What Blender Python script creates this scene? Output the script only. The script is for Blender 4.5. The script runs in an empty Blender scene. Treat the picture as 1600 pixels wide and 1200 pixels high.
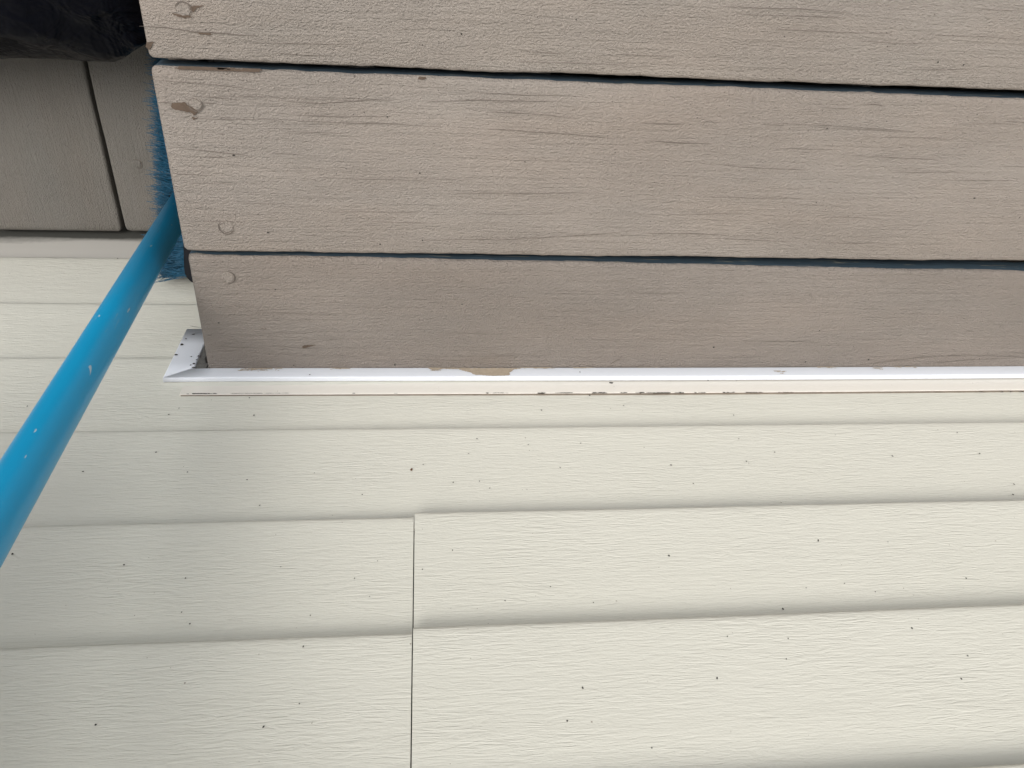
import bpy, bmesh, math, random
from mathutils import Vector, Matrix, noise
random.seed(7)
sc = bpy.context.scene
C = sc.collection
U = 0.1016                 # one siding course, metres
ZU = 6.651                 # deck surface, in courses counted downwards from line 0
Z0 = .50 + ZU*U            # world height of course line 0 (deck half a metre above the ground)

# ------------------------------------------------------------------ camera
RM = ((0.9943741947236854, 0.0045908144372622806, -0.10582478580382289),
      (-0.05549103585962048, -0.8284179004413275, -0.557354938228423),
      (-0.09022585996735462, 0.5600916948600341, -0.8235026335974681))
FPX = 1251.4
CAM = Vector((0.08964384614564072, -3.8504091301080896, -2.1107088640326195))
cam_d = bpy.data.cameras.new('camera'); cam = bpy.data.objects.new('camera', cam_d); C.objects.link(cam)
cam_d.sensor_width = 36; cam_d.lens = 36 * FPX / 1600
cam_d.clip_start = 0.01; cam_d.clip_end = 500
FLIP = Matrix(((-1,0,0),(0,1,0),(0,0,-1)))               # measured frame: x to the photo's right, z DOWN the wall
cam.matrix_world = Matrix.Translation((-CAM.x*U, CAM.y*U, Z0-CAM.z*U)) @ (FLIP @ Matrix(RM)).to_4x4()
sc.camera = cam

# ------------------------------------------------------------------ light
SUN_EL, SUN_AZ = math.radians(58), math.radians(146)    # high, in front of the house, behind thin cloud
w = bpy.data.worlds.new('World'); sc.world = w; w.use_nodes = True
nt = w.node_tree; bg = nt.nodes['Background']
sky = nt.nodes.new('ShaderNodeTexSky'); sky.sky_type = 'NISHITA'; sky.sun_disc = False
sky.sun_elevation = SUN_EL; sky.sun_rotation = SUN_AZ
sky.air_density = 1.0; sky.dust_density = 3.0; sky.ozone_density = 1.0
hs = nt.nodes.new('ShaderNodeHueSaturation'); hs.inputs['Saturation'].default_value = .22    # thin cloud greys the blue
nt.links.new(sky.outputs[0], hs.inputs['Color']); nt.links.new(hs.outputs[0], bg.inputs[0]); bg.inputs[1].default_value = 0.15
sun_d = bpy.data.lights.new('sun', 'SUN'); sun = bpy.data.objects.new('sun', sun_d); C.objects.link(sun)
sun_d.energy = 1.5; sun_d.angle = math.radians(28); sun_d.color = (1.0, 0.965, 0.91)
sdir = Vector((math.sin(SUN_AZ)*math.cos(SUN_EL), math.cos(SUN_AZ)*math.cos(SUN_EL), math.sin(SUN_EL)))
sun.rotation_euler = (-sdir).to_track_quat('-Z', 'Y').to_euler()
sun.location = (0, -3, 8)
sc.view_settings.view_transform = 'Standard'; sc.view_settings.look = 'None'
sc.view_settings.exposure = 0.27; sc.view_settings.gamma = 1

# ------------------------------------------------------------------ helpers
def W3(x, y, z): return Vector((-x*U, y*U, Z0-z*U))     # course units -> metres
def tag(o, label, cat, group=None, kind=None):
    if label: o['label'] = label
    if cat: o['category'] = cat
    if group: o['group'] = group
    if kind: o['kind'] = kind
    return o
def empty(name, loc):
    o = bpy.data.objects.new(name, None); C.objects.link(o); o.location = loc; o.empty_display_size = .1
    return o
class MB:
    """verts/faces in metres, material index per face, smooth per face"""
    def __init__(s): s.v=[]; s.f=[]; s.m=[]; s.s=[]
    def add(s, vs, fs, m=0, smooth=False):
        b=len(s.v); s.v += [tuple(p) for p in vs]
        for f in fs: s.f.append([b+i for i in f]); s.m.append(m); s.s.append(smooth)
    def sweep(s, rings, m=0, smooth=True, caps=True, closed=True):
        n=len(rings[0]); vs=[p for r in rings for p in r]; fs=[]
        for i in range(len(rings)-1):
            for j in range(n if closed else n-1):
                k=(j+1)%n
                fs.append([i*n+j,i*n+k,(i+1)*n+k,(i+1)*n+j])
        s.add(vs,fs,m,smooth)
        if caps:
            b=len(s.v)-len(vs); L=len(rings)-1
            s.f.append([b+j for j in range(n)][::-1]); s.m.append(m); s.s.append(False)
            s.f.append([b+L*n+j for j in range(n)]); s.m.append(m); s.s.append(False)
    def build(s, name, mats, parent=None, origin=None, sharp=None):
        me=bpy.data.meshes.new(name); o=bpy.data.objects.new(name, me); C.objects.link(o)
        org = Vector(origin) if origin is not None else (parent_world(parent) if parent else Vector((0,0,0)))
        me.from_pydata([tuple(Vector(p)-org) for p in s.v], [], s.f)
        for mt in mats: me.materials.append(mt)
        me.polygons.foreach_set('material_index', s.m); me.polygons.foreach_set('use_smooth', s.s)
        bm=bmesh.new(); bm.from_mesh(me)
        bmesh.ops.recalc_face_normals(bm, faces=[f for f in bm.faces if f.material_index==0])
        bm.to_mesh(me); bm.free(); me.update()
        if parent: o.parent=parent; o.location = org-parent_world(parent)
        else: o.location = org
        return o
def parent_world(p):
    v=Vector(p.location)
    while p.parent: p=p.parent; v=v+Vector(p.location)
    return v
def rnd_rect(y0,y1,z0,z1,r,n=4):
    """rounded rectangle (y,z) points"""
    pts=[]
    for cy,cz,a0 in ((y1-r,z1-r,0),(y0+r,z1-r,90),(y0+r,z0+r,180),(y1-r,z0+r,270)):
        for i in range(n+1):
            a=math.radians(a0+90*i/n); pts.append((cy+r*math.cos(a),cz+r*math.sin(a)))
    return pts
def hit(px, py, axis, val):
    """where the photo's pixel falls on a real surface plane (course units)"""
    R=Matrix(RM); d=R@Vector(((px-800)/FPX, -(py-600)/FPX, -1)); t=(val-CAM[axis])/d[axis]
    return CAM+d*t

# ------------------------------------------------------------------ materials
def new_mat(name):
    m=bpy.data.materials.new(name); m.use_nodes=True; n=m.node_tree
    return m, n, n.nodes['Principled BSDF']
def mapping(n, scale, rot=(0,0,0)):
    tc=n.nodes.new('ShaderNodeTexCoord'); mp=n.nodes.new('ShaderNodeMapping')
    mp.inputs['Scale'].default_value=scale; mp.inputs['Rotation'].default_value=rot
    n.links.new(tc.outputs['Object'], mp.inputs[0]); return mp.outputs[0]
def nz(n, vec, scale, detail=2, rough=.5, dist=0):
    t=n.nodes.new('ShaderNodeTexNoise'); t.inputs['Scale'].default_value=scale; t.inputs['Detail'].default_value=detail
    t.inputs['Roughness'].default_value=rough; t.inputs['Distortion'].default_value=dist
    n.links.new(vec, t.inputs['Vector']); return t.outputs['Fac']
def ramp(n, fac, stops):
    r=n.nodes.new('ShaderNodeValToRGB'); e=r.color_ramp.elements
    while len(e)<len(stops): e.new(.5)
    for el,(p,c) in zip(e,stops): el.position=p; el.color=(*c,1) if len(c)==3 else c
    n.links.new(fac, r.inputs[0]); return r.outputs[0]
def math_(n, op, a, b, c=None):
    t=n.nodes.new('ShaderNodeMath'); t.operation=op
    for i,x in enumerate((a,b,c)):
        if x is None: continue
        if hasattr(x,'links'): n.links.new(x,t.inputs[i])
        else: t.inputs[i].default_value=x
    return t.outputs[0]
def mixc(n, fac, a, b, mode='MIX'):
    t=n.nodes.new('ShaderNodeMix'); t.data_type='RGBA'; t.blend_type=mode
    if hasattr(fac,'links'): n.links.new(fac,t.inputs[0])
    else: t.inputs[0].default_value=fac
    for i,x in ((6,a),(7,b)):
        if hasattr(x,'links'): n.links.new(x,t.inputs[i])
        else: t.inputs[i].default_value=(*x,1)
    return t.outputs[2]
def bump(n, height, dist, strength=1.0, prev=None):
    b=n.nodes.new('ShaderNodeBump'); b.inputs['Distance'].default_value=dist; b.inputs['Strength'].default_value=strength
    n.links.new(height,b.inputs['Height'])
    if prev: n.links.new(prev,b.inputs['Normal'])
    return b.outputs[0]

def siding_mat(name, base, grain=True):
    m,n,b=new_mat(name)
    big=nz(n, mapping(n,(1,1,1)), 3.5, 3, .6)
    streak=nz(n, mapping(n,(4,4,60)), 1.0, 3, .6)
    c=mixc(n, math_(n,'MULTIPLY',big,.35), base, tuple(x*.88*y for x,y in zip(base,(1,1.01,.97))))
    c=mixc(n, math_(n,'MULTIPLY',streak,.18), c, tuple(x*.82 for x in base))
    spk=nz(n, mapping(n,(1,1,1)), 420, 1, .5)
    c=mixc(n, ramp(n, spk, [(.80,(0,0,0)),(.83,(1,1,1))]), c, (.3,.27,.22))
    n.links.new(c,b.inputs['Base Color']); b.inputs['Roughness'].default_value=.48
    b.inputs['Specular IOR Level'].default_value=.4
    if grain:
        # embossed wood grain: long wavy ridges that climb a little
        v=mapping(n,(52,52,430),(0,math.radians(3.0),0))
        g1=nz(n,v,1.0,3,.55,1.3)
        v2=mapping(n,(70,70,560),(0,math.radians(-2),0))
        g2=nz(n,v2,1.0,2,.5,.6)
        mask=nz(n,mapping(n,(7,7,22)),1.0,2,.5,.5)
        g=math_(n,'ADD',math_(n,'MULTIPLY',g1,ramp(n,mask,[(.3,(.35,)*3),(.65,(1,)*3)])),math_(n,'MULTIPLY',g2,.35))
        fine=nz(n,mapping(n,(500,500,900)),1.0,1)
        nb=bump(n,g,.0007,1.0)
        nb=bump(n,fine,.0002,.5,nb)
        n.links.new(nb,b.inputs['Normal'])
    return m
def paint_mat(name, base, along='x', rough_amt=1.0):
    """old thick paint over rough wood"""
    m,n,b=new_mat(name)
    sx=(13,260,260) if along=='x' else (260,13,260)
    iso=mapping(n,(1,1,1))
    blot=nz(n,iso,6,4,.6); blot2=nz(n,mapping(n,(2,9,9) if along=='x' else (9,2,9)),1.6,3,.6)
    c=mixc(n, ramp(n,blot,[(.3,(0,)*3),(.7,(1,)*3)]), base, tuple(x*y for x,y in zip(base,(.95,.965,.97))))
    c=mixc(n, math_(n,'MULTIPLY',ramp(n,blot2,[(.4,(0,)*3),(.75,(1,)*3)]),.5), c, tuple(x*y for x,y in zip(base,(1.06,.99,.93))))
    grain=nz(n,mapping(n,sx),1.0,4,.65,.6)
    c=mixc(n, math_(n,'MULTIPLY',ramp(n,grain,[(.30,(1,)*3),(.42,(0,)*3)]),.10), c, tuple(x*.72 for x in base))
    stip=nz(n,mapping(n,(1,1,1),(0,0,math.radians(-25))),720,3,.65,.2)
    stip2=nz(n,mapping(n,(340,720,520) if along=='x' else (720,340,520),(0,0,math.radians(-18))),1.0,3,.6,.35)
    mask=ramp(n,nz(n,mapping(n,(4,11,11) if along=='x' else (11,4,11)),1.0,3,.6),[(.30,(.62,)*3),(.62,(1,)*3)])
    h=math_(n,'ADD',math_(n,'MULTIPLY',math_(n,'ADD',stip2,math_(n,'MULTIPLY',stip,1.0)),mask),math_(n,'MULTIPLY',grain,.9))
    dots=nz(n,iso,520,1)
    c=mixc(n, ramp(n,dots,[(.74,(0,)*3),(.78,(1,)*3)]), c, (.12,.1,.085))
    n.links.new(c,b.inputs['Base Color']); b.inputs['Roughness'].default_value=.62
    b.inputs['Specular IOR Level'].default_value=.35
    n.links.new(bump(n,h,.0029*rough_amt,1.0),b.inputs['Normal'])
    return m
def simple(name, col, rough=.6, bscale=None, bdist=.0005, var=.25, vscale=20, spec=.4):
    m,n,b=new_mat(name)
    f=nz(n,mapping(n,(1,1,1)),vscale,3,.6)
    n.links.new(mixc(n,f,tuple(x*(1-var) for x in col),tuple(min(1,x*(1+var)) for x in col)),b.inputs['Base Color'])
    b.inputs['Roughness'].default_value=rough; b.inputs['Specular IOR Level'].default_value=spec
    if bscale: n.links.new(bump(n,nz(n,mapping(n,(1,1,1)),bscale,4,.6),bdist),b.inputs['Normal'])
    return m
M={}
M['siding']=siding_mat('cream_vinyl',(.685,.672,.597))
M['cream']=siding_mat('cream_trim',(.80,.76,.69),False)
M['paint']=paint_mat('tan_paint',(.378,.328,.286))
M['paint_out']=paint_mat('outer_tan_paint',(.385,.336,.294))  # outer board, a slightly lighter tone of its own
M['paint_in']=paint_mat('inner_tan_paint',(.315,.273,.238))  # inner board, a darker tan than the other two
M['paint_y']=paint_mat('shaded_tan_paint_lengthwise',(.185,.172,.153),'y',.6)  # deck planks: their shade is put into this darker tan
def gap_mat():
    m,n,b=new_mat('dark_blue_board_side')
    f=nz(n,mapping(n,(9,60,120)),1.0,4,.65); f2=nz(n,mapping(n,(22,300,300)),1.0,3,.6)
    c=mixc(n,f,(.008,.014,.022),(.065,.11,.145)); c=mixc(n,ramp(n,f2,[(.60,(0,)*3),(.68,(1,)*3)]),c,(.20,.20,.17))
    n.links.new(c,b.inputs['Base Color']); b.inputs['Roughness'].default_value=.75
    n.links.new(bump(n,f2,.001),b.inputs['Normal']); return m
M['gapside']=gap_mat()
M['dark']=simple('dark_cavity',(.02,.018,.016),.9)
M['wood']=simple('bare_wood',(.105,.074,.053),.85,600,.0005,.4,150)
M['crack']=simple('crack_line',(.13,.108,.09),.9)
M['speck']=simple('black_speck',(.03,.026,.021),.8,None,0,.6,90)
M['leaf']=simple('brown_crumb',(.12,.05,.02),.8)
M['scuff']=simple('tan_scuff',(.40,.33,.25),.8,None,0,.25,300)
M['white']=simple('white_vinyl',(.735,.76,.805),.5,None,0,.03,15,.5)
M['nail']=simple('painted_nail_head',(.27,.25,.225),.5,500,.0004,.2,200)
M['blue']=None
def blue_mat():
    m,n,b=new_mat('blue_enamel')
    sc_=nz(n,mapping(n,(90,90,9)),1.0,4,.7)
    f=ramp(n,sc_,[(.66,(0,)*3),(.74,(1,)*3)])
    big=nz(n,mapping(n,(8,8,2)),1.0,3)
    c=mixc(n,big,(.006,.30,.57),(.012,.37,.66))
    c=mixc(n,math_(n,'MULTIPLY',f,.5),c,(.25,.42,.52))
    nick=ramp(n,nz(n,mapping(n,(170,170,45)),1.0,2,.5,.5),[(.71,(0,)*3),(.74,(1,)*3)])
    c=mixc(n,math_(n,'MULTIPLY',nick,.8),c,(.55,.62,.62))
    grime=ramp(n,nz(n,mapping(n,(25,25,6)),1.0,5,.7),[(.50,(0,)*3),(.75,(1,)*3)])
    c=mixc(n,math_(n,'MULTIPLY',grime,.22),c,(.10,.20,.25))
    n.links.new(c,b.inputs['Base Color']); b.inputs['Roughness'].default_value=.4
    n.links.new(math_(n,'ADD',math_(n,'MULTIPLY',f,.25),.36),b.inputs['Roughness'])
    n.links.new(bump(n,nz(n,mapping(n,(60,60,20)),1,2),.0004),b.inputs['Normal'])
    return m
M['blue']=blue_mat()
M['bristle']=simple('blue_bristle',(.004,.082,.155),.5,None,0,.5,90)
M['grey']=simple('grey_plastic',(.10,.10,.115),.5,200,.0004,.3)
M['rubber']=simple('black_rubber',(.008,.009,.012),.6,None,0,.25,20,.12)
M['bag']=None
def bag_mat():
    m,n,b=new_mat('black_plastic')
    b.inputs['Base Color'].default_value=(.0035,.0038,.006,1); b.inputs['Specular IOR Level'].default_value=.06
    h=nz(n,mapping(n,(30,30,5)),1.0,3,.5,.8); h2=nz(n,mapping(n,(1,1,1)),26,3,.5,.4)
    n.links.new(bump(n,math_(n,'ADD',h,math_(n,'MULTIPLY',h2,.7)),.008,1.0),b.inputs['Normal'])
    n.links.new(math_(n,'ADD',math_(n,'MULTIPLY',h2,.3),.14),b.inputs['Roughness']); return m
M['bag']=bag_mat()
def concrete():
    m,n,b=new_mat('pale_concrete')
    a=nz(n,mapping(n,(1,1,1)),1.2,5,.65); d=nz(n,mapping(n,(1,1,1)),120,3,.6)
    c=mixc(n,a,(.34,.32,.29),(.46,.44,.40)); c=mixc(n,math_(n,'MULTIPLY',d,.4),c,(.25,.24,.22))
    n.links.new(c,b.inputs['Base Color']); b.inputs['Roughness'].default_value=.85
    n.links.new(bump(n,d,.002),b.inputs['Normal']); return m
M['ground']=concrete()
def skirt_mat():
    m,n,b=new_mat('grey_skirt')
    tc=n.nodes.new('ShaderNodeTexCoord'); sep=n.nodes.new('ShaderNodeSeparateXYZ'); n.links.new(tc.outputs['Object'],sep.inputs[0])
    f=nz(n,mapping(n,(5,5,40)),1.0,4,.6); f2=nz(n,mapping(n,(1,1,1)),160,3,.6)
    h=math_(n,'MULTIPLY',math_(n,'SUBTRACT',sep.outputs[2],.497),30.0)        # shade painted into the colour just above the planks, broken up by noise
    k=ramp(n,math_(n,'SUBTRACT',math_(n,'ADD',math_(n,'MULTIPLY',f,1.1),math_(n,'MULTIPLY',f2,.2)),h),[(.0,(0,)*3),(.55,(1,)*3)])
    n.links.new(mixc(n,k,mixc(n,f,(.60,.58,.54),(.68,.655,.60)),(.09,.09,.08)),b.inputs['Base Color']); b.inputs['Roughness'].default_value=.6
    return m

# ------------------------------------------------------------------ surface marks (belong to the mesh they lie on)
def frame_at(axis):
    # in-plane axes for wall (axis 1: x,z) and underside (axis 2: x,y); outward normal
    if axis==1: return Vector((1,0,0)),Vector((0,0,1)),Vector((0,-1,0))
    return Vector((1,0,0)),Vector((0,1,0)),Vector((0,0,1))
def fleck(mb, p, axis, rx, ry, m, lift=.00025, n=7, rot=0):
    a,b_,nn=frame_at(axis); vs=[]
    ca,sa=math.cos(rot),math.sin(rot)
    for i in range(n):
        t=2*math.pi*i/n; r=random.uniform(.65,1.15)
        x,y=rx*r*math.cos(t),ry*r*math.sin(t)
        vs.append(p+a*(x*ca-y*sa)+b_*(x*sa+y*ca)+nn*lift)
    top=p+nn*(lift+min(rx,ry)*.5)
    mb.add(vs+[top],[[i,(i+1)%n,n] for i in range(n)],m)
def ragged(mb, x0,x1,v0,v1, axis, plane, m, cell=.00045, thr=.0, edge=None, lift=.00018, sc_=(260,420), amp=.6):
    """a worn patch with a broken edge made of small cells, in metres on a plane"""
    a,b_,nn=frame_at(axis)
    nx=max(2,int((x1-x0)/cell)); ny=max(2,int((v1-v0)/cell)); vs={}; lst=[]; fs=[]
    def vid(i,j):
        if (i,j) not in vs:
            vs[(i,j)]=len(lst)
            jx=(random.random()-.5)*cell*.5; jy=(random.random()-.5)*cell*.5
            xx=x0+(x1-x0)*i/nx+jx; yy=v0+(v1-v0)*j/ny+jy
            lst.append((Vector((xx,plane,yy)) if axis==1 else Vector((xx,yy,plane)))+nn*lift)
        return vs[(i,j)]
    for i in range(nx):
        for j in range(ny):
            u=(i+.5)/nx; q=(j+.5)/ny
            xx=x0+(x1-x0)*u; yy=v0+(v1-v0)*q
            k=noise.noise(Vector((xx*sc_[0],yy*sc_[1],3.1)))*amp+noise.noise(Vector((xx*sc_[0]*3,yy*sc_[1]*3,1.7)))*.3
            e=edge(u,q) if edge else 1-max(abs(2*u-1)**2,abs(2*q-1)**2)
            e-=4*max(0,abs(2*u-1)-.72)+(0 if edge else 4*max(0,abs(2*q-1)-.72))
            if k+e>thr+.42: fs.append([vid(i,j),vid(i+1,j),vid(i+1,j+1),vid(i,j+1)])
    if fs: mb.add(lst,fs,m)
def chip(mb, pts, m, lift=.0007, axis=2, jag=.0006):
    """a worn patch with a jagged outline; pts are metres on the surface"""
    a,b_,nn=frame_at(axis); out=[]; n=len(pts)
    for i in range(n):
        p,q=pts[i],pts[(i+1)%n]; L=(q-p).length; k=max(1,int(L/.0012))
        for j in range(k):
            c=p.lerp(q,j/k); out.append(c+(a*random.uniform(-1,1)*1.3+b_*random.uniform(-1,1)*.6)*jag+nn*lift)
    mb.add(out,[list(range(len(out)))],m)
def crack(mb, pts, width, m, axis, plane_fn, lift=.00015, wob=.0004):
    """hairline split following photo-surface points (course units), tapering to both ends"""
    a,b_,nn=frame_at(axis)
    P=[]
    for i in range(len(pts)-1):
        p,q=Vector(pts[i]),Vector(pts[i+1]); L=(q-p).length; k=max(2,int(L/ .06))
        for j in range(k): P.append(p.lerp(q,j/k))
    P.append(Vector(pts[-1])); N=len(P); vs=[]; s=random.random()*99
    for i,p in enumerate(P):
        t=i/(N-1); wd=width*(math.sin(math.pi*min(1,max(0,t*.94+.03)))**.6)*random.uniform(.5,1.2)
        wd*=.62; c=W3(*p); o=noise.noise(Vector((p.x*3,s,0)))*wob*2+noise.noise(Vector((p.x*11,s,5)))*wob*.6
        c=plane_fn(c)
        vs+= [c+b_*(o-wd/2)+nn*lift, c+b_*(o+wd/2)+nn*lift]
    mb.add(vs,[[2*i,2*i+1,2*i+3,2*i+2] for i in range(N-1)],m)

# ------------------------------------------------------------------ ground
g=MB(); S=120
g.add([(-S,-S,0),(S,-S,0),(S,S,0),(-S,S,0)],[[0,1,2,3]])
tag(g.build('ground',[M['ground']]),None,None,kind='structure')

# ------------------------------------------------------------------ house wall
XL,XR=-44.0,60.0
house=empty('house_wall',(0,0,0))
tag(house,'cream vinyl lap-sided house wall with white channel trim above the wooden step','house wall')
# one course, millimetres down from its top: (y, z); y = 0 is the plane of the butts, y > 0 lies behind it
PROF=[(14.6,-2.0),(13.6,2.5),(11.0,9.0),(7.8,36.0),(4.3,64.0),(1.3,88.0),(.35,95.0),(.05,98.4),(.25,100.3),(1.0,101.3),(2.4,101.5)]
def course_y(frac):
    z=frac*101.6
    for (ya,za),(yb,zb_) in zip(PROF,PROF[1:]):
        if z<=zb_: return (ya+(yb-ya)*(z-za)/(zb_-za))/1000
    return .0
ZL=[.0019,1.0105,1.9893,2.9786,4.0205,5.0034,5.9958,7.0,8.0]
def zline(n): return ZL[n] if 0<=n<len(ZL) else float(n)
def wall_y(z):
    n=math.floor(z)
    while z<zline(n): n-=1
    while z>=zline(n+1): n+=1
    return course_y((z-zline(n))/(zline(n+1)-zline(n)))
def wav(x,z,n): return .0007*noise.noise(Vector((x*2.2,z*1.2,n*1.7)))
def siding_panel(n, xa, xb, dz=0.0, proud=0.0, endl=False, endr=False, flecks=()):
    mb=MB(); xs=[]; x=xa
    while x<xb-1e-6: xs.append(x); x+=.5 if -6<x<8 else 2.0
    xs.append(xb); rings=[]
    for x in xs:
        r=[]
        for c in (0,1):
            z0,z1=zline(n+c),zline(n+c+1)
            for (y,z) in PROF if c==0 else PROF[0:]:
                zz=Z0-(z0+(z1-z0)*z/101.6+dz)*U
                zz+= .0012*noise.noise(Vector((x*.35,n*3.3+c,0.5)))   # the butts are never dead straight
                r.append(Vector((-x*U, y/1000-proud+wav(x*U,zz,n), zz)))
        rings.append(r)
    mb.sweep(rings,0,True,False,False)
    for e,(flag,i,sg) in enumerate(((endl,0,-1),(endr,-1,1))):
        if flag:
            r=rings[i]; k=len(r); back=[Vector((p.x,p.y+.0035,p.z)) for p in r]
            mb.add(r+back,[[j,j+1,k+j+1,k+j] for j in range(k-1)],0)
    for (p,rx,ry,m,rot) in flecks: fleck(mb,p,1,rx,ry,m,rot=rot)
    o=mb.build('siding_panel',[M['siding'],M['speck'],M['leaf'],M['speck']],house)
    return o
# dirt flecks where the photo shows them on the wall: (px, py, width px, height px, material)
FL=[(643,735,5,8,2),(1048,728,6,2.5,1),(1045,870,5,4,1),(1278,846,3,5,1),(1223,953,4,4,1),(708,755,3,3,1),(749,753,3,3,1),
(594,731,2.5,2.5,1),(661,727,2.5,2.5,1),(767,732,2.5,2.5,1),(765,764,2.5,2.5,1),(566,774,2.5,2.5,1),(732,710,3,2,1),(406,791,3,2.5,1),
(707,861,3,3,1),(590,878,2.5,2.5,1),(554,905,3,2.5,1),(660,891,2.5,2.5,1),(789,940,3,2.5,1),(485,963,2.5,2.5,1),(439,887,2.5,2,1),
(474,1012,3.5,4,1),(468,1101,3,3,1),(412,1137,4,4,1),(571,1038,2.5,3,1),(910,1076,4,5,1),(886,1128,4,4,1),(1120,1061,3,5,1),(1136,996,3,3,1),
(1018,1170,3,3,1),(927,943,2.5,2.5,1),(860,918,2.5,2.5,1),(1424,983,4,3,1),(1231,999,3,2.5,1),(1501,1062,3,4,1),(1511,1026,3,2.5,1),
(1294,1084,2.5,3,1),(1228,1031,2.5,2.5,1),(1367,926,2.5,2.5,1),(1509,905,3,2.5,1),(1259,920,3,2,1),(1319,913,2.5,2,1),
(1495,677,3,2.5,1),(1394,714,3.5,3,1),(1411,703,2.5,2.5,1),(1530,710,3,3,1),(1210,708,3,3,1),(1584,758,3,3,1),(1582,774,3,3,1),
(846,642,4,3,1),(921,619,4,4,1),(875,732,3,3,1),(949,731,2.5,2.5,1),(907,694,3,2.5,1),(1154,687,3,2.5,1),(1166,722,3,3,1),(1083,757,3,3,1),
(1146,650,2.5,2.5,1),(974,635,2.5,2.5,1),(745,687,3,2.5,1),(825,696,2.5,2,1),(264,649,4,2.5,1),(244,708,4,3,1),(43,636,3,2.5,1),(194,884,4,4,1),
(20,867,5,5,1),(386,751,3,2.5,1),(397,650,4,3,1),(130,738,4,3,1),(293,739,3,2.5,1),(290,905,3,3,1),(284,958,3,2.5,1),(297,976,3,3,1),(150,1134,4,3,1),
(184,405,3,2,1),(280,639,2.5,2,1),(390,623,3,2.5,1),(465,650,2.5,2,1),(1290,727,2,2,1),(1425,722,2,2,1)]
WF={}
for px,py,wx,wy,m in FL:
    if wx<=2.5 and (px*7+py*3)%5<2: continue
    z=hit(px,py,1,-.03).z
    p=hit(px,py,1,wall_y(z)/U); p=hit(px,py,1,wall_y(p.z)/U); k=(p-CAM).length/FPX*U
    n=math.floor(p.z)
    while p.z<zline(n): n-=1
    while p.z>=zline(n+1): n+=1
    q=W3(*p); q.y-=.0007
    WF.setdefault((n//2)*2,[]).append((q,wx*k*.38,wy*k*.48,m,random.uniform(-.5,.5)))
for i in range(24):
    p=Vector((random.uniform(-5,7),0,random.uniform(-3,6))); n=math.floor(p.z)
    q=W3(p.x,wall_y(p.z)/U,p.z); q.y-=.0006; r=random.choice((.0003,.0004,.0005))
    WF.setdefault((n//2)*2,[]).append((q,r,r*.8,1,0))
for n in range(-16,6,2):
    if n==0:
        siding_panel(0,XL,-.0035,-.016,0,False,True,[f for f in WF.get(0,[]) if f[0].x<0])
        siding_panel(0,.0035,XR,.015,.0012,True,False,[f for f in WF.get(0,[]) if f[0].x>=0])
    else: siding_panel(n,XL,XR,flecks=WF.get(n,()))
# sheathing behind the siding, with the solid house behind it
mb=MB()
def box(mb,x0,x1,y0,y1,z0,z1,m=0):
    mb.add([(x0,y0,z0),(x1,y0,z0),(x1,y1,z0),(x0,y1,z0),(x0,y0,z1),(x1,y0,z1),(x1,y1,z1),(x0,y1,z1)],
           [[0,3,2,1],[4,5,6,7],[0,1,5,4],[1,2,6,5],[2,3,7,6],[3,0,4,7]],m)
box(mb,-XR*U,-XL*U,.0175,5.0,0,Z0+16*U)
mb.build('sheathing',[M['dark']],house)

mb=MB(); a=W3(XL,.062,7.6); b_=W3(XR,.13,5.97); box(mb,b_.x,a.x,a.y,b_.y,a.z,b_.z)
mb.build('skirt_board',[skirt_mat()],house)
# unseen box added higher up on the wall to cast soft shade
mb=MB(); a=W3(-5.0,-2.2,-.2); b_=W3(-2.8,.06,-4.2)
pts=rnd_rect(a.y/U,b_.y/U,-4.2,-.2,.12,4)
mb.sweep([[W3(x,y,z) for (y,z) in pts] for x in (-5.0,-4.96,-2.84,-2.8)],0,True,True)
mb.build('unseen_shade_box',[simple('grey_metal',(.16,.165,.17),.5)],house)
# --- trims
ZB=3.82
TY=-.02          # trim face
XT0=hit(251,596,1,TY).x; XT1=hit(303,575,1,TY).x   # left leg outer / inner edge
ZT0,ZT1=3.665,3.815
TXR=14.2
def bar(mb, path_pts, prof_fn, m=0): mb.sweep([prof_fn(t) for t in path_pts],m,True,True)
# bottom run: profile in (y,z), left end mitred at 45 degrees
mb=MB(); rings=[]
pr=rnd_rect(TY,.029,ZT0,ZT1,.013,4)
def ringx(x, mitre=False, sh=0):
    out=[]
    for (y,z) in pr:
        xx=x+((z-ZT0)*(XT1-XT0)/(ZT1-ZT0) if mitre else 0)
        out.append(W3(xx, y+.004*noise.noise(Vector((xx*.3,1,2))), z+.012*noise.noise(Vector((xx*.22,0,9)))*(0 if mitre else 1)))
    return out
rings=[ringx(XT0,True)]+[ringx(x) for x in [-1.7+i*.5 for i in range(32)]]
mb.sweep(rings,0,True,True)
# tan paint scuffs on the white face
fy=TY*U-.0003
chip(mb,[W3(*hit(px,py,1,TY)) for px,py in [(672,575.5),(690,577),(715,577),(733,582),(742,586),(770,588),(796,587),(797,583),(803,578),(815,575.5)]],1,.0004,1,.0007)
chip(mb,[W3(*hit(px,py,1,TY)) for px,py in [(669,575.5),(676,579),(688,578),(694,575.5)]],1,.00045,1,.0007)
for (x0,x1,y0,y1,t) in [(668,692,573,580,.0),(512,552,573,578,.15),(365,450,573,581,.22),(690,730,573,578,.2),(800,880,573,577,.18),
                        (1205,1235,580,585,.35),(1270,1310,572,576,.1),(1360,1385,575,579,.35),(960,1100,572,575,.3),(1390,1440,572,576,.25),(880,940,573,576,.3)]:
    a=hit(x0,y0,1,TY); b_=hit(x1,y1,1,TY)
    ragged(mb,-max(a.x,b_.x)*U,-min(a.x,b_.x)*U,Z0-min(a.z,ZT1-.012)*U,Z0-b_.z*U,1,fy,1,.0005,t,
           lambda u,q:.95*((1-q)**.6)*(1-abs(2*u-1.05)**3)+.05, .0003,(150,800),1.0)
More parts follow.
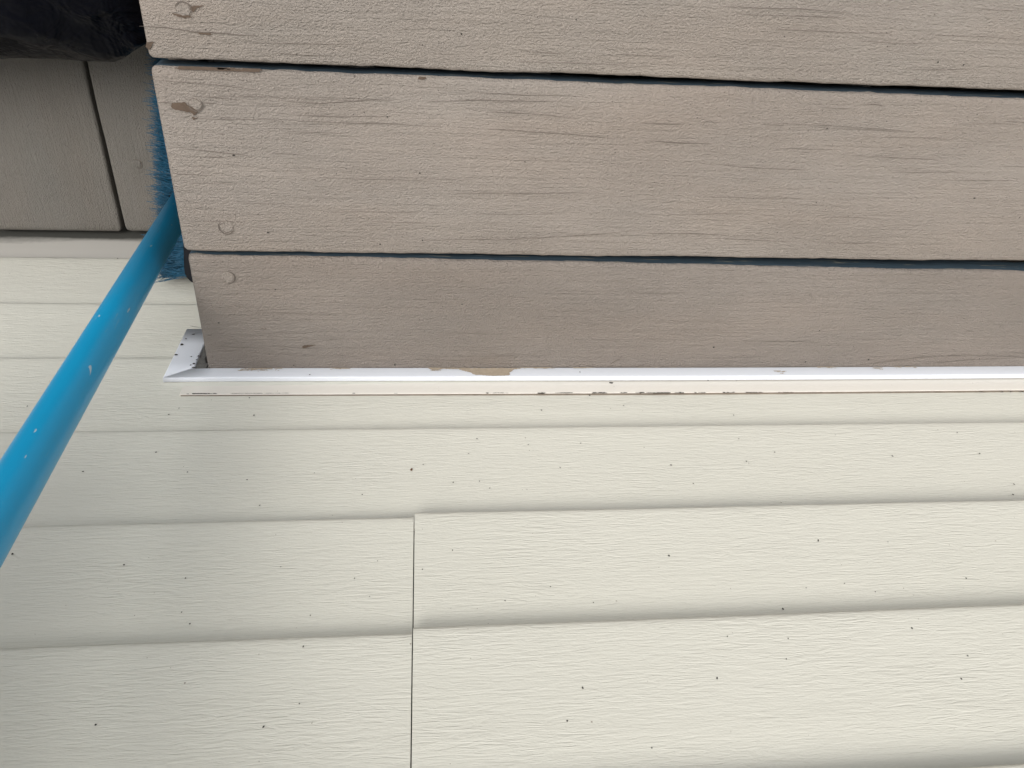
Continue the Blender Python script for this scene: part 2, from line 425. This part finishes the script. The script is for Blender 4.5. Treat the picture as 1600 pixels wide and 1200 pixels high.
for px,py,wx,wy in [(955,599,7,4),(906,582,2.5,2.5),(1106,595,2,2),(484,586,3,2)]:
    p=hit(px,py,1,TY); k=(p-CAM).length/FPX*U; fleck(mb,W3(*p)+Vector((0,-.0003,0)),1,wx*k*.5,wy*k*.6,2)
tb=mb.build('channel_trim',[M['white'],M['scuff'],M['speck']],house)
# upright leg beside the box
mb=MB(); ZTOP=hit(308,514,1,TY).z
prl=[(x,y) for (x,y) in rnd_rect(XT0,XT1,TY,.085,.013,4)]
def ringz(z, mitre=False):
    out=[]
    for (x,y) in prl:
        zz=z+((x-XT0)*(ZT1-ZT0)/(XT1-XT0)+.006 if mitre else 0); out.append(W3(x,y,zz))
    return out
mb.sweep([ringz(ZT0,True),ringz(3.9),ringz(4.2),ringz(ZTOP)],0,True,True)
for px,py,wx,wy in [(291,530,3,2.5),(284,539,5,5),(275,555,5,4),(302,575,6,3),(303,569,4,4),(307,563,3,3),(298,571,3,3),(310,557,3,4),(299,558,2.5,2.5),(302,523,6,2)]:
    p=hit(px,py,1,TY); k=(p-CAM).length/FPX*U; fleck(mb,W3(*p)+Vector((0,-.0003,0)),1,wx*k*.5,wy*k*.6,1)
crack(mb,[hit(296,510,1,TY),hit(304,511.5,1,TY),hit(314,512.5,1,TY)],.0011,1,1,lambda c:c,.0006,.0002)
crack(mb,[hit(300,523,1,TY),hit(306,521,1,TY),hit(314,520,1,TY)],.0007,1,1,lambda c:c,.0004,.0002)
mb.build('channel_trim',[M['white'],M['speck']],house)
# dirty caulk in the corner pocket
mb=MB()
box(mb,1.78*U,-XT1*U-.0006,-.0010,.0095,Z0-4.45*U,Z0-3.825*U)
mb.build('corner_caulk',[simple('dirty_caulk',(.13,.125,.115),.9,300,.001,.8,160)],house)
mb=MB(); a=W3(-1.80,-.06,4.6); b_=W3(-1.70,-.015,3.90); box(mb,b_.x,a.x,a.y,b_.y,a.z,b_.z); mb.build('corner_gap_shade',[M['dark']],house)  # dark block put in for the black shade of the corner gap
# cream finish strip below
mb=MB(); SY=.038; SX0=hit(284,608,1,SY).x; SZ0,SZ1=hit(800,614,1,SY).z,3.70
ps=rnd_rect(SY,.052,SZ0,SZ1,.006,3)
mb.sweep([[W3(x,y,z+.01*noise.noise(Vector((x*.22,0,9)))) for (y,z) in ps] for x in [SX0]+[-1.7+i*.5 for i in range(32)]],0,True,True)
# brown ribbon: the slit's shade painted in, together with its grime
pts=[(x,) for x in [SX0+.01]+[-1.7+i*.25 for i in range(64)]]; vs=[]
for (x,) in pts:
    zz=SZ0+.01*noise.noise(Vector((x*.22,0,9)))-.004
    vs+=[W3(x,SY+.004+.003*noise.noise(Vector((x*4,1,1))),zz),W3(x,.072,zz)]
mb.add(vs,[[2*i,2*i+1,2*i+3,2*i+2] for i in range(len(pts)-1)],2)
# mildew along its top edge
def mildew(x0,x1,th,seed):
    th*=.75
    y=616.0-(x0-284)*.0022; p=hit(x0,y,1,SY); q=hit(x1,616.0-(x1-284)*.0022,1,SY)
    ragged(mb,-q.x*U,-p.x*U,Z0-p.z*U-th*.25,Z0-p.z*U+th*.6,1,SY*U-.0006,1,.0005,-.05,lambda u,qq:.9-abs(2*qq-1.1)**1.5-abs(2*u-1)**6,.0002,(260,500),.9)
for a,b_,t in [(285,345,.0017),(345,470,.0007),(300,306,.002),(550,556,.0013),(615,622,.0012),(758,765,.002),(766,800,.0008),(838,854,.0030),(862,900,.0012),(920,956,.0022),(968,982,.0016),
               (990,1010,.0026),(1008,1026,.0030),(1022,1050,.0034),(1052,1070,.0028),(1082,1104,.0026),(1118,1154,.0022),(1160,1200,.0012),(1200,1250,.0007),(1250,1330,.0006),
               (1528,1540,.0018),(1561,1568,.0022),(1576,1584,.0024),(1590,1600,.003)]:
    mildew(a,b_,t,a)
mb.build('finish_strip',[M['cream'],M['speck'],simple('slit_shade_grime',(.20,.165,.13),.9,None,0,.5,90)],house)

# ------------------------------------------------------------------ plank box
XB0=-1.772; XB1=14.0; BT=.25
pbox=empty('wooden_step',W3(6,-2,ZB))
tag(pbox,'raised tan wooden step of three peeling planks along the white trim','wooden step')
def plank_x(xa,xb,y0,y1,seed,skew=0.0,r=.035,deco=None):
    """board along x; y0<y1; skew draws the outer edge back to the right"""
    mb=MB(); rings=[]
    xs=[xa,xa+.02,xa+.06]+[xa+.06+.05*i for i in range(1,int((min(xb,7)-xa)/.05))]+[x for x in (8,10,12) if x<xb]+[xb-.02,xb]
    for i,x in enumerate(xs):
        e = .016 if i==0 or i==len(xs)-1 else (.003 if i==1 or i==len(xs)-2 else 0)
        rr=[]
        for (y,z) in rnd_rect(y0+e,y1+e*-1,ZB+e,ZB+BT-e,r,4):
            t=(x-xa)/(7-xa)
            yy=y+(skew*t if y<(y0+y1)/2 else 0)
            dy=.005*noise.noise(Vector((x*13,seed,9)))+.010*noise.noise(Vector((x*1.1,seed,0)))+.006*noise.noise(Vector((x*5,seed+3,y)))
            dz=.006*noise.noise(Vector((x*.7,seed+7,y)))+.003*noise.noise(Vector((x*6,seed+8,y*3)))
            slant=(y-y0)*(0.02 if i<3 else 0)
            rr.append(W3(x,yy+dy,z+dz))
        rings.append(rr)
    n=len(rings[0]); k=len(mb.v)
    mb.sweep(rings,0,True,True)
    # side faces of the board, dark blue with scattered paler bits
    for fi in range(len(mb.f)):
        f=mb.f[fi]
        if len(f)==4:
            c=sum((Vector(mb.v[i]) for i in f),Vector())/4
            yn=[mb.v[i][1] for i in f]; zn=[mb.v[i][2] for i in f]
            if max(zn)-min(zn)>.4*BT*U: mb.m[fi]=1
    if deco: deco(mb)
    return mb
BM=[M['paint'],M['gapside'],M['wood'],M['crack'],M['speck']]
PZ=Z0-ZB*U
def onb(px,py): return hit(px,py,2,ZB)
def flat(c): return Vector((c.x,c.y,PZ+.0006))
def bcracks(mb,lst):
    for w_,pts in lst:
        crack(mb,[onb(*p) for p in pts],w_,3,2,flat)
def bpatch(mb,x0,y0,x1,y1,thr=0,m=2,edge=None,cell=.0005):
    a=onb(x0,y0); b_=onb(x1,y1)
    ragged(mb,-max(a.x,b_.x)*U,-min(a.x,b_.x)*U,min(a.y,b_.y)*U,max(a.y,b_.y)*U,2,PZ,m,cell,thr,(lambda u,q:edge(1-u,1-q)) if edge else None,.0008,(110,420),.95)
def bflecks(mb,lst,m=4):
    for px,py,wx,wy in lst:
        p=onb(px,py); k=(p-CAM).length/FPX*U; fleck(mb,W3(*p),2,wx*k*.5,wy*k*.5,m,.0007)
def bchip(mb,lst,m=2): chip(mb,[W3(*onb(*p)) for p in lst],m)
def deco_outer(mb):
    hairlines(mb,-1.7,5.0,-3.0,-2.56,9,6)
    bchip(mb,[(268,20),(276,21),(286,24),(295,24),(300,26),(290,28),(279,26)]); bchip(mb,[(298,10),(306,8),(320,9),(307,12),(304,18),(299,18)])
    bchip(mb,[(305,50),(312,49),(318,51),(331,52),(329,54),(316,54)]); bchip(mb,[(230,66),(240,65),(238,73),(233,77),(228,73)])
    bcracks(mb,[(.0011,[(218,40),(260,43),(300,50),(400,56)]),(.0006,[(430,82),(520,88)]),(.0006,[(1130,10),(1240,13),(1330,20)]),(.0005,[(820,80),(880,84)]),(.0005,[(1520,14),(1598,16)])])
    bflecks(mb,[(721,53,3,3),(1465,97,2.5,2.5),(1505,101,2,3),(900,30,2,2),(660,70,2,2)])
def deco_mid(mb):
    hairlines(mb,-1.7,5.4,-2.4,-1.15,18,3); hairlines(mb,-1.72,-.6,-2.4,-1.2,14,4)
    bpatch(mb,270,102,420,113,-.25,2,lambda u,q:1.0-abs(2*q-1)**4*.4-(0.9*u**4))
    bchip(mb,[(268,161),(280,160),(288,159),(295,164),(303,169),(309,172),(308,178),(303,180),(297,175),(289,174),(281,172),(274,171),(268,167)]); bchip(mb,[(299,182),(305,184),(311,182),(309,185),(304,187)]); bpatch(mb,335,105,365,109,.2)
    bpatch(mb,652,118,668,124,.2)
    bcracks(mb,[(.0008,[(437,157),(500,161),(610,154)]),(.0008,[(662,157),(760,156),(850,158)]),(.0008,[(760,176),(840,178),(899,184)]),(.0006,[(437,187),(560,192),(685,197)]),
     (.0009,[(760,201),(850,207),(962,216)]),(.0007,[(707,302),(800,302),(917,300)]),(.0008,[(662,375),(800,373),(900,367),(1000,360)]),(.0006,[(780,394),(842,392)]),
     (.0008,[(1000,191),(1067,195)]),(.0009,[(1007,219),(1060,222),(1116,225)]),(.0008,[(1130,258),(1180,261),(1262,265)]),(.0009,[(1349,163),(1365,163),(1379,166)]),(.0006,[(1290,168),(1330,169)]),
     (.0008,[(1007,364),(1080,364),(1142,367)]),(.0006,[(1285,339),(1370,340)]),(.0005,[(1394,268),(1500,270)]),(.0006,[(240,125),(300,128),(400,139)]),(.0008,[(250,159),(270,160)]),(.0008,[(316,161),(340,161)]),
     (.0006,[(280,231),(330,236),(400,243)]),(.0006,[(345,183),(362,185)]),(.0006,[(340,208),(352,209)]),(.0005,[(255,270),(330,274)]),(.0005,[(1200,190),(1300,196),(1430,206)]),
     (.001,[(362,331),(367,336),(370,340)]),(.0005,[(560,345),(690,349)]),(.0005,[(1490,193),(1590,194)]),(.0005,[(440,203),(540,209)]),
     (.0010,[(295,158),(301,153),(308,155),(314,160),(317,165)]),(.0007,[(1097,203),(1097,196),(1102,190),(1110,189),(1118,194)]),(.0010,[(345,356),(344,350),(350,347)]),(.0009,[(347,359),(354,363),(364,361),(368,362)])])
    bflecks(mb,[(365,242,4,3),(605,182,3,3),(419,363,4,2.5),(594,381,3,3),(656,270,2,3),(1522,309,3,2.5),(660,375,2,2),(820,252,2,2),(1292,200,3,2)])
def hairlines(mb,x0,x1,y0,y1,n,sd):
    r=random.Random(sd)
    for i in range(n):
        x=r.uniform(x0,x1); y=r.uniform(y0,y1); L=r.uniform(.15,.9); sl=r.uniform(-.03,.02)
        crack(mb,[(x,y,ZB),(x+L*.5,y+sl*L*.5,ZB),(x+L,y+sl*L+r.uniform(-.006,.006),ZB)],r.uniform(.00035,.00065),3,2,flat)
def deco_inner(mb):
    hairlines(mb,-1.6,5.6,-1.0,-.05,7,5)
    bcracks(mb,[(.0011,[(1340,570),(1375,566),(1430,558),(1510,554),(1600,558)]),(.0008,[(1440,567),(1500,563),(1600,557)]),(.0009,[(951,571),(960,564),(975,557)]),
     (.0005,[(420,540),(500,545)]),(.0009,[(349,437),(350,433),(354,441)]),(.0007,[(366,434),(369,432)]),(.0005,[(700,520),(800,522)]),(.0005,[(1080,560),(1200,556)]),
     (.0008,[(1487,545),(1493,548)]),(.0007,[(1504,517),(1519,517)]),(.001,[(1560,512),(1565,506)]),(.001,[(1565,512),(1566,505)]),(.0005,[(330,540),(420,543)])])
    bchip(mb,[(472,541),(476,539),(496,538),(485,541),(475,544)]); bchip(mb,[(406,512),(418,513),(412,514)])
    bflecks(mb,[(342,504,3,2),(430,452,3,2),(1258,565,3,2.5),(1357,561,3,2.5),(1115,542,3,3),(1280,516,2,2),(459,570,2.5,2),(617,569,2,5),(722,475,2,2)])
def nail(board, px, py, seat, d=.0085):
    p=onb(px,py) if seat=='box' else hit(px,py,2,ZU)
    q=W3(*p); mb=MB(); rings=[]
    for z,r in ((-.0010,1.0),(.0001,1.0),(.0005,.93),(.0007,.75)):
        rings.append([q+Vector((r*d/2*math.cos(a)*random.uniform(.93,1.05),r*d/2*math.sin(a)*random.uniform(.93,1.05),z)) for a in [2*math.pi*i/16 for i in range(16)]])
    mb.sweep(rings,0,True,True)
    # dark line where the paint has broken round part of the head
    a0=random.uniform(0,6.28); vs=[]; N=14
    for i in range(N+1):
        a=a0+4.0*i/N; wd=.0009*math.sin(math.pi*i/N)*random.uniform(.5,1.2)+.0001; r=d/2*1.06
        vs+= [q+Vector((math.cos(a)*r,math.sin(a)*r,.0009)),q+Vector((math.cos(a)*(r+wd),math.sin(a)*(r+wd),.0009))]
    mb.add(vs,[[2*i,2*i+1,2*i+3,2*i+2] for i in range(N)],1)
    return mb.build('nail_head',[M['paint'] if seat=='box' else M['paint_y'],M['crack']],board,q)
b_out=plank_x(XB0,XB1,-3.95,-2.51,1.0,0,.035,deco_outer).build('board',[M['paint_out']]+BM[1:],pbox); nail(b_out,287,16,'box',.0095)
b_mid=plank_x(XB0-.005,XB1,-2.465,-1.09,2.0,.02,.038,deco_mid).build('board',BM,pbox); nail(b_mid,306,162,'box',.009); nail(b_mid,354,354,'box',.0105)
b_in=plank_x(XB0+.01,XB1,-1.062,.04,3.0,.085,.036,deco_inner).build('board',[M['paint_in']]+BM[1:],pbox); nail(b_in,356,433,'box',.010)
# frame: sides and front, up to the deck planks
for nm,(x0,x1,y0,y1,z0,z1) in {'side_board':(XB0+.05,XB0+.25,-3.72,-.03,ZB+.255,ZU-.02),'side_board.':(XB1-.3,XB1-.1,-3.72,-.03,ZB+.255,ZU-.02),
        'front_board':(XB0-.02,XB1,-3.92,-3.73,ZB+.255,ZU-.02)}.items():
    mb=MB(); a=W3(x0,y0,z0); b_=W3(x1,y1,z1); box(mb,b_.x,a.x,a.y,b_.y,b_.z,a.z); mb.build(nm.rstrip('.'),[M['paint']],pbox)
# joists that show as pale and black stretches through the wider gap
for x0,x1 in [(-1.45,-.95),(-.62,-.28),(0.05,.34),(.52,1.02),(2.6,2.75),(3.4,3.55)]:
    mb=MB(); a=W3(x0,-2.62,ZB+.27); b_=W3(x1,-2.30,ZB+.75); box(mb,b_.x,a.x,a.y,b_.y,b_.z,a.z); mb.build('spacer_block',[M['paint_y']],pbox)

# ------------------------------------------------------------------ upper deck
deck=empty('deck',W3(0,-2.5,ZU))
tag(deck,'shaded tan deck floor of planks running straight out from the wall','deck')
DF=-26.0
def plank_y(xa,xb,y0,y1,seed,deco=None):
    mb=MB(); rings=[]
    ys=[y1,y1-.02,y1-.06]+[y1-.25*i for i in range(1,20)]+[y1-6-2*i for i in range(int((-y0-8)/2))]+[y0]
    for i,y in enumerate(ys):
        e=.03 if i==0 else (.008 if i==1 else 0); rr=[]
        for (x,z) in rnd_rect(xa+e,xb-e,ZU+e,ZU+.25-e,.035,4):
            dx=.008*noise.noise(Vector((y*1.1,seed,0)))+.007*noise.noise(Vector((y*5,seed+3,x)))
            rr.append(W3(x+dx,y,z+.005*noise.noise(Vector((y*.7,seed,x)))))
        rings.append(rr)
    mb.sweep(rings,0,True,True)
    if deco: deco(mb)
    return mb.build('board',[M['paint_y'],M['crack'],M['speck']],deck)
def deco_up(mb):
    fl=lambda c: Vector((c.x,c.y,Z0-ZU*U+.0006))
    for w_,pts in [(.0008,[(97,223),(108,230),(117,242)]),(.0008,[(128,253),(137,257)]),(.0006,[(185,140),(190,162),(200,200)]),(.0007,[(218,262),(219,285),(220,300)]),(.0006,[(35,108),(45,112)])]:
        crack(mb,[hit(*p,2,ZU) for p in pts],w_,1,2,fl)
    for px in (134,148,155,166,178): crack(mb,[hit(px,362,2,ZU),hit(px-1+random.random()*2,352,2,ZU),hit(px-1,346+random.random()*6,2,ZU)],.0009,2,2,fl)
x=-3.2885-.02; i=0
xs_left=[]
xe=x
while xe>-30: xs_left.append((xe-1.375,xe)); xe-=1.42
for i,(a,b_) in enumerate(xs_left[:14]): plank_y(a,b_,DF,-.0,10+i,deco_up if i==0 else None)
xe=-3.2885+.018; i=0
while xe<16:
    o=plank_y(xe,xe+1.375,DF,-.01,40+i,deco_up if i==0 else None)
    if i==0: nail(o,214,256,'deck',.0095)
    xe+=1.42; i+=1
mb=MB(); a=W3(-24,DF-.2,ZU+.0); b_=W3(17,DF,ZU+2.4); box(mb,b_.x,a.x,a.y,b_.y,b_.z,a.z); mb.build('rim_board',[M['paint']],deck)



# ------------------------------------------------------------------ brush on its pole
A=Vector((-2.16,-.87,4.92)); B=Vector((-1.90,-1.111,.845)); 
dirn=(B+Vector((-.04,0,0))-Vector((-2.25,-.836,5.257))).normalized()
brush=empty('pole_brush',W3(A.x,A.y,ZU-.02))
tag(brush,'blue bristled scrub brush on a long blue pole beside the wooden step','brush')
def tube(p,q,r,n=28,seg=2,cap=None):
    p=W3(*p);q=W3(*q); d=(q-p).normalized(); a=d.orthogonal().normalized(); b_=d.cross(a)
    rings=[]
    for i in range(seg+1):
        c=p.lerp(q,i/seg); rings.append([c+(a*math.cos(t)+b_*math.sin(t))*r for t in [2*math.pi*k/n for k in range(n)]])
    return rings
P_top=Vector((-2.25,-.815,5.62)); P_bot=P_top+dirn*16.5
mb=MB(); mb.sweep(tube(P_top,P_bot,.0120,32,6),0,True,True); mb.build('pole',[M['blue']],brush)
mb=MB(); mb.sweep(tube(P_bot-dirn*3.0,P_bot+dirn*.1,.0155,32,6),0,True,True); mb.build('grip',[M['rubber']],brush)
# head: long block tilted against the wall, bristles down on the deck and out to the side
HX0,HX1,HY0,HY1=-2.27,-1.82,-2.25,-.10
def hz(y): return 5.20+.30*(HY1-y)          # the back of the block falls away from the wall
def hx(y): return .07*(HY1-y)               # and it lies slightly askew
def rblock(x0,x1,y0,y1,z0,z1,r,m,mb,e=.03):
    rings=[]
    for dz,ins in ((z0,e),(z0+e,0),(z1-e,0),(z1,e)):
        rings.append([W3(min(x+hx(y),XB0-.01),y,hz(y)+dz) for (x,y) in rnd_rect(x0+ins,x1-ins,y0+ins,y1-ins,r,5)])
    mb.sweep(rings,m,True,True)
mb=MB(); rblock(HX0+.03,HX1-.02,HY0+.02,HY1-.03,0,.3,.13,0,mb); head=mb.build('head',[M['grey']],brush)
mb=MB(); rblock(HX0,HX1,HY0,HY1,-.015,.10,.15,0,mb,.012)
mb.build('bumper',[M['rubber']],head)
mb=MB(); mb.sweep(tube(P_top,P_top-dirn*.45,.0150,24,2),0,True,True); mb.build('socket',[M['rubber']],head)
mb=MB()
rb=random.Random(3)
for i in range(17000):
    y=rb.uniform(HY0+.03,HY1-.03); x=rb.uniform(HX0+.02,HX1-.02); tz=.28
    wl=1-(x-HX0)/(HX1-HX0)
    fx=-.50*max(0,wl-.25)+rb.gauss(0,.09); fy=(.9*max(0,1-(HY1-y)/.35) if HY1-y<.35 else 0)+(-.7*max(0,1-(y-HY0)/.35) if y-HY0<.35 else 0)+rb.gauss(0,.10)
    L=rb.uniform(.62,.82); d=Vector((fx,fy,.75)).normalized()
    if rb.random()<.5:
        x=HX0+.02; tz=rb.uniform(.10,.30); d=Vector((-1.0,rb.gauss(0,.16),rb.uniform(.05,1.3))).normalized(); L=rb.uniform(.24,.37)
        if HY1-y<.4: L=rb.uniform(.30,.42); d=Vector((-1.0,rb.gauss(0,.16)+.1,rb.uniform(-.05,.5))).normalized()
    p0=Vector((x+hx(y),y,hz(y)+tz)); p1=p0+d*L*.55; p2=p0+d*L+Vector((rb.gauss(0,.03),rb.gauss(0,.03),.05*rb.random()+rb.gauss(0,.02)))
    for p in (p1,p2):
        p.y=min(p.y,-.02); p.z=min(p.z,ZU-.03); p.x=min(p.x,XB0-.02)
    rings=[]
    a=d.orthogonal().normalized(); b_=d.cross(a)
    for p,r in ((p0,.0005),(p1,.00045),(p2,.0002)):
        rings.append([W3(*p)+(a*math.cos(t)+b_*math.sin(t))*r for t in (0,2.09,4.19)])
    mb.sweep(rings,0,True,False)
mb.build('bristles',[M['bristle']],head)

# ------------------------------------------------------------------ black plastic bundle
mb=MB(); rings=[]
cx,cy,cz=-4.42,-3.66,5.76; RX,RY,RZ=2.62,1.62,.95
NU,NV=72,40
for j in range(NV+1):
    th=-math.pi/2+math.pi*j/NV; ring=[]
    for i in range(NU):
        ph=2*math.pi*i/NU
        def sp(v,e): return math.copysign(abs(v)**e,v)
        dx,dy,dz=sp(math.cos(th),.7)*sp(math.cos(ph),.42),sp(math.cos(th),.7)*sp(math.sin(ph),.42),sp(math.sin(th),.8)
        q=Vector((dx*2.2,dy*1.4,dz*1.2))
        k=1+.07*noise.noise(q*1.3+Vector((5,2,1)))+.07*noise.noise(Vector((dx*7,dy*7,dz*2.0)))+.02*noise.noise(Vector((dx*16,dy*15,dz*5)))
        z=cz+dz*RZ*k; X=cx+dx*RX*k; ring.append(W3(X,cy+dy*RY*k-.11*(X+3.9),min(z,ZU-.03)))
    rings.append(ring)
mb.sweep(rings,0,True,True)
tag(mb.build('plastic_bag',[M['bag']],None,W3(cx,cy,ZU)),'bulging black plastic bag lying on the deck planks beside the step','bag')
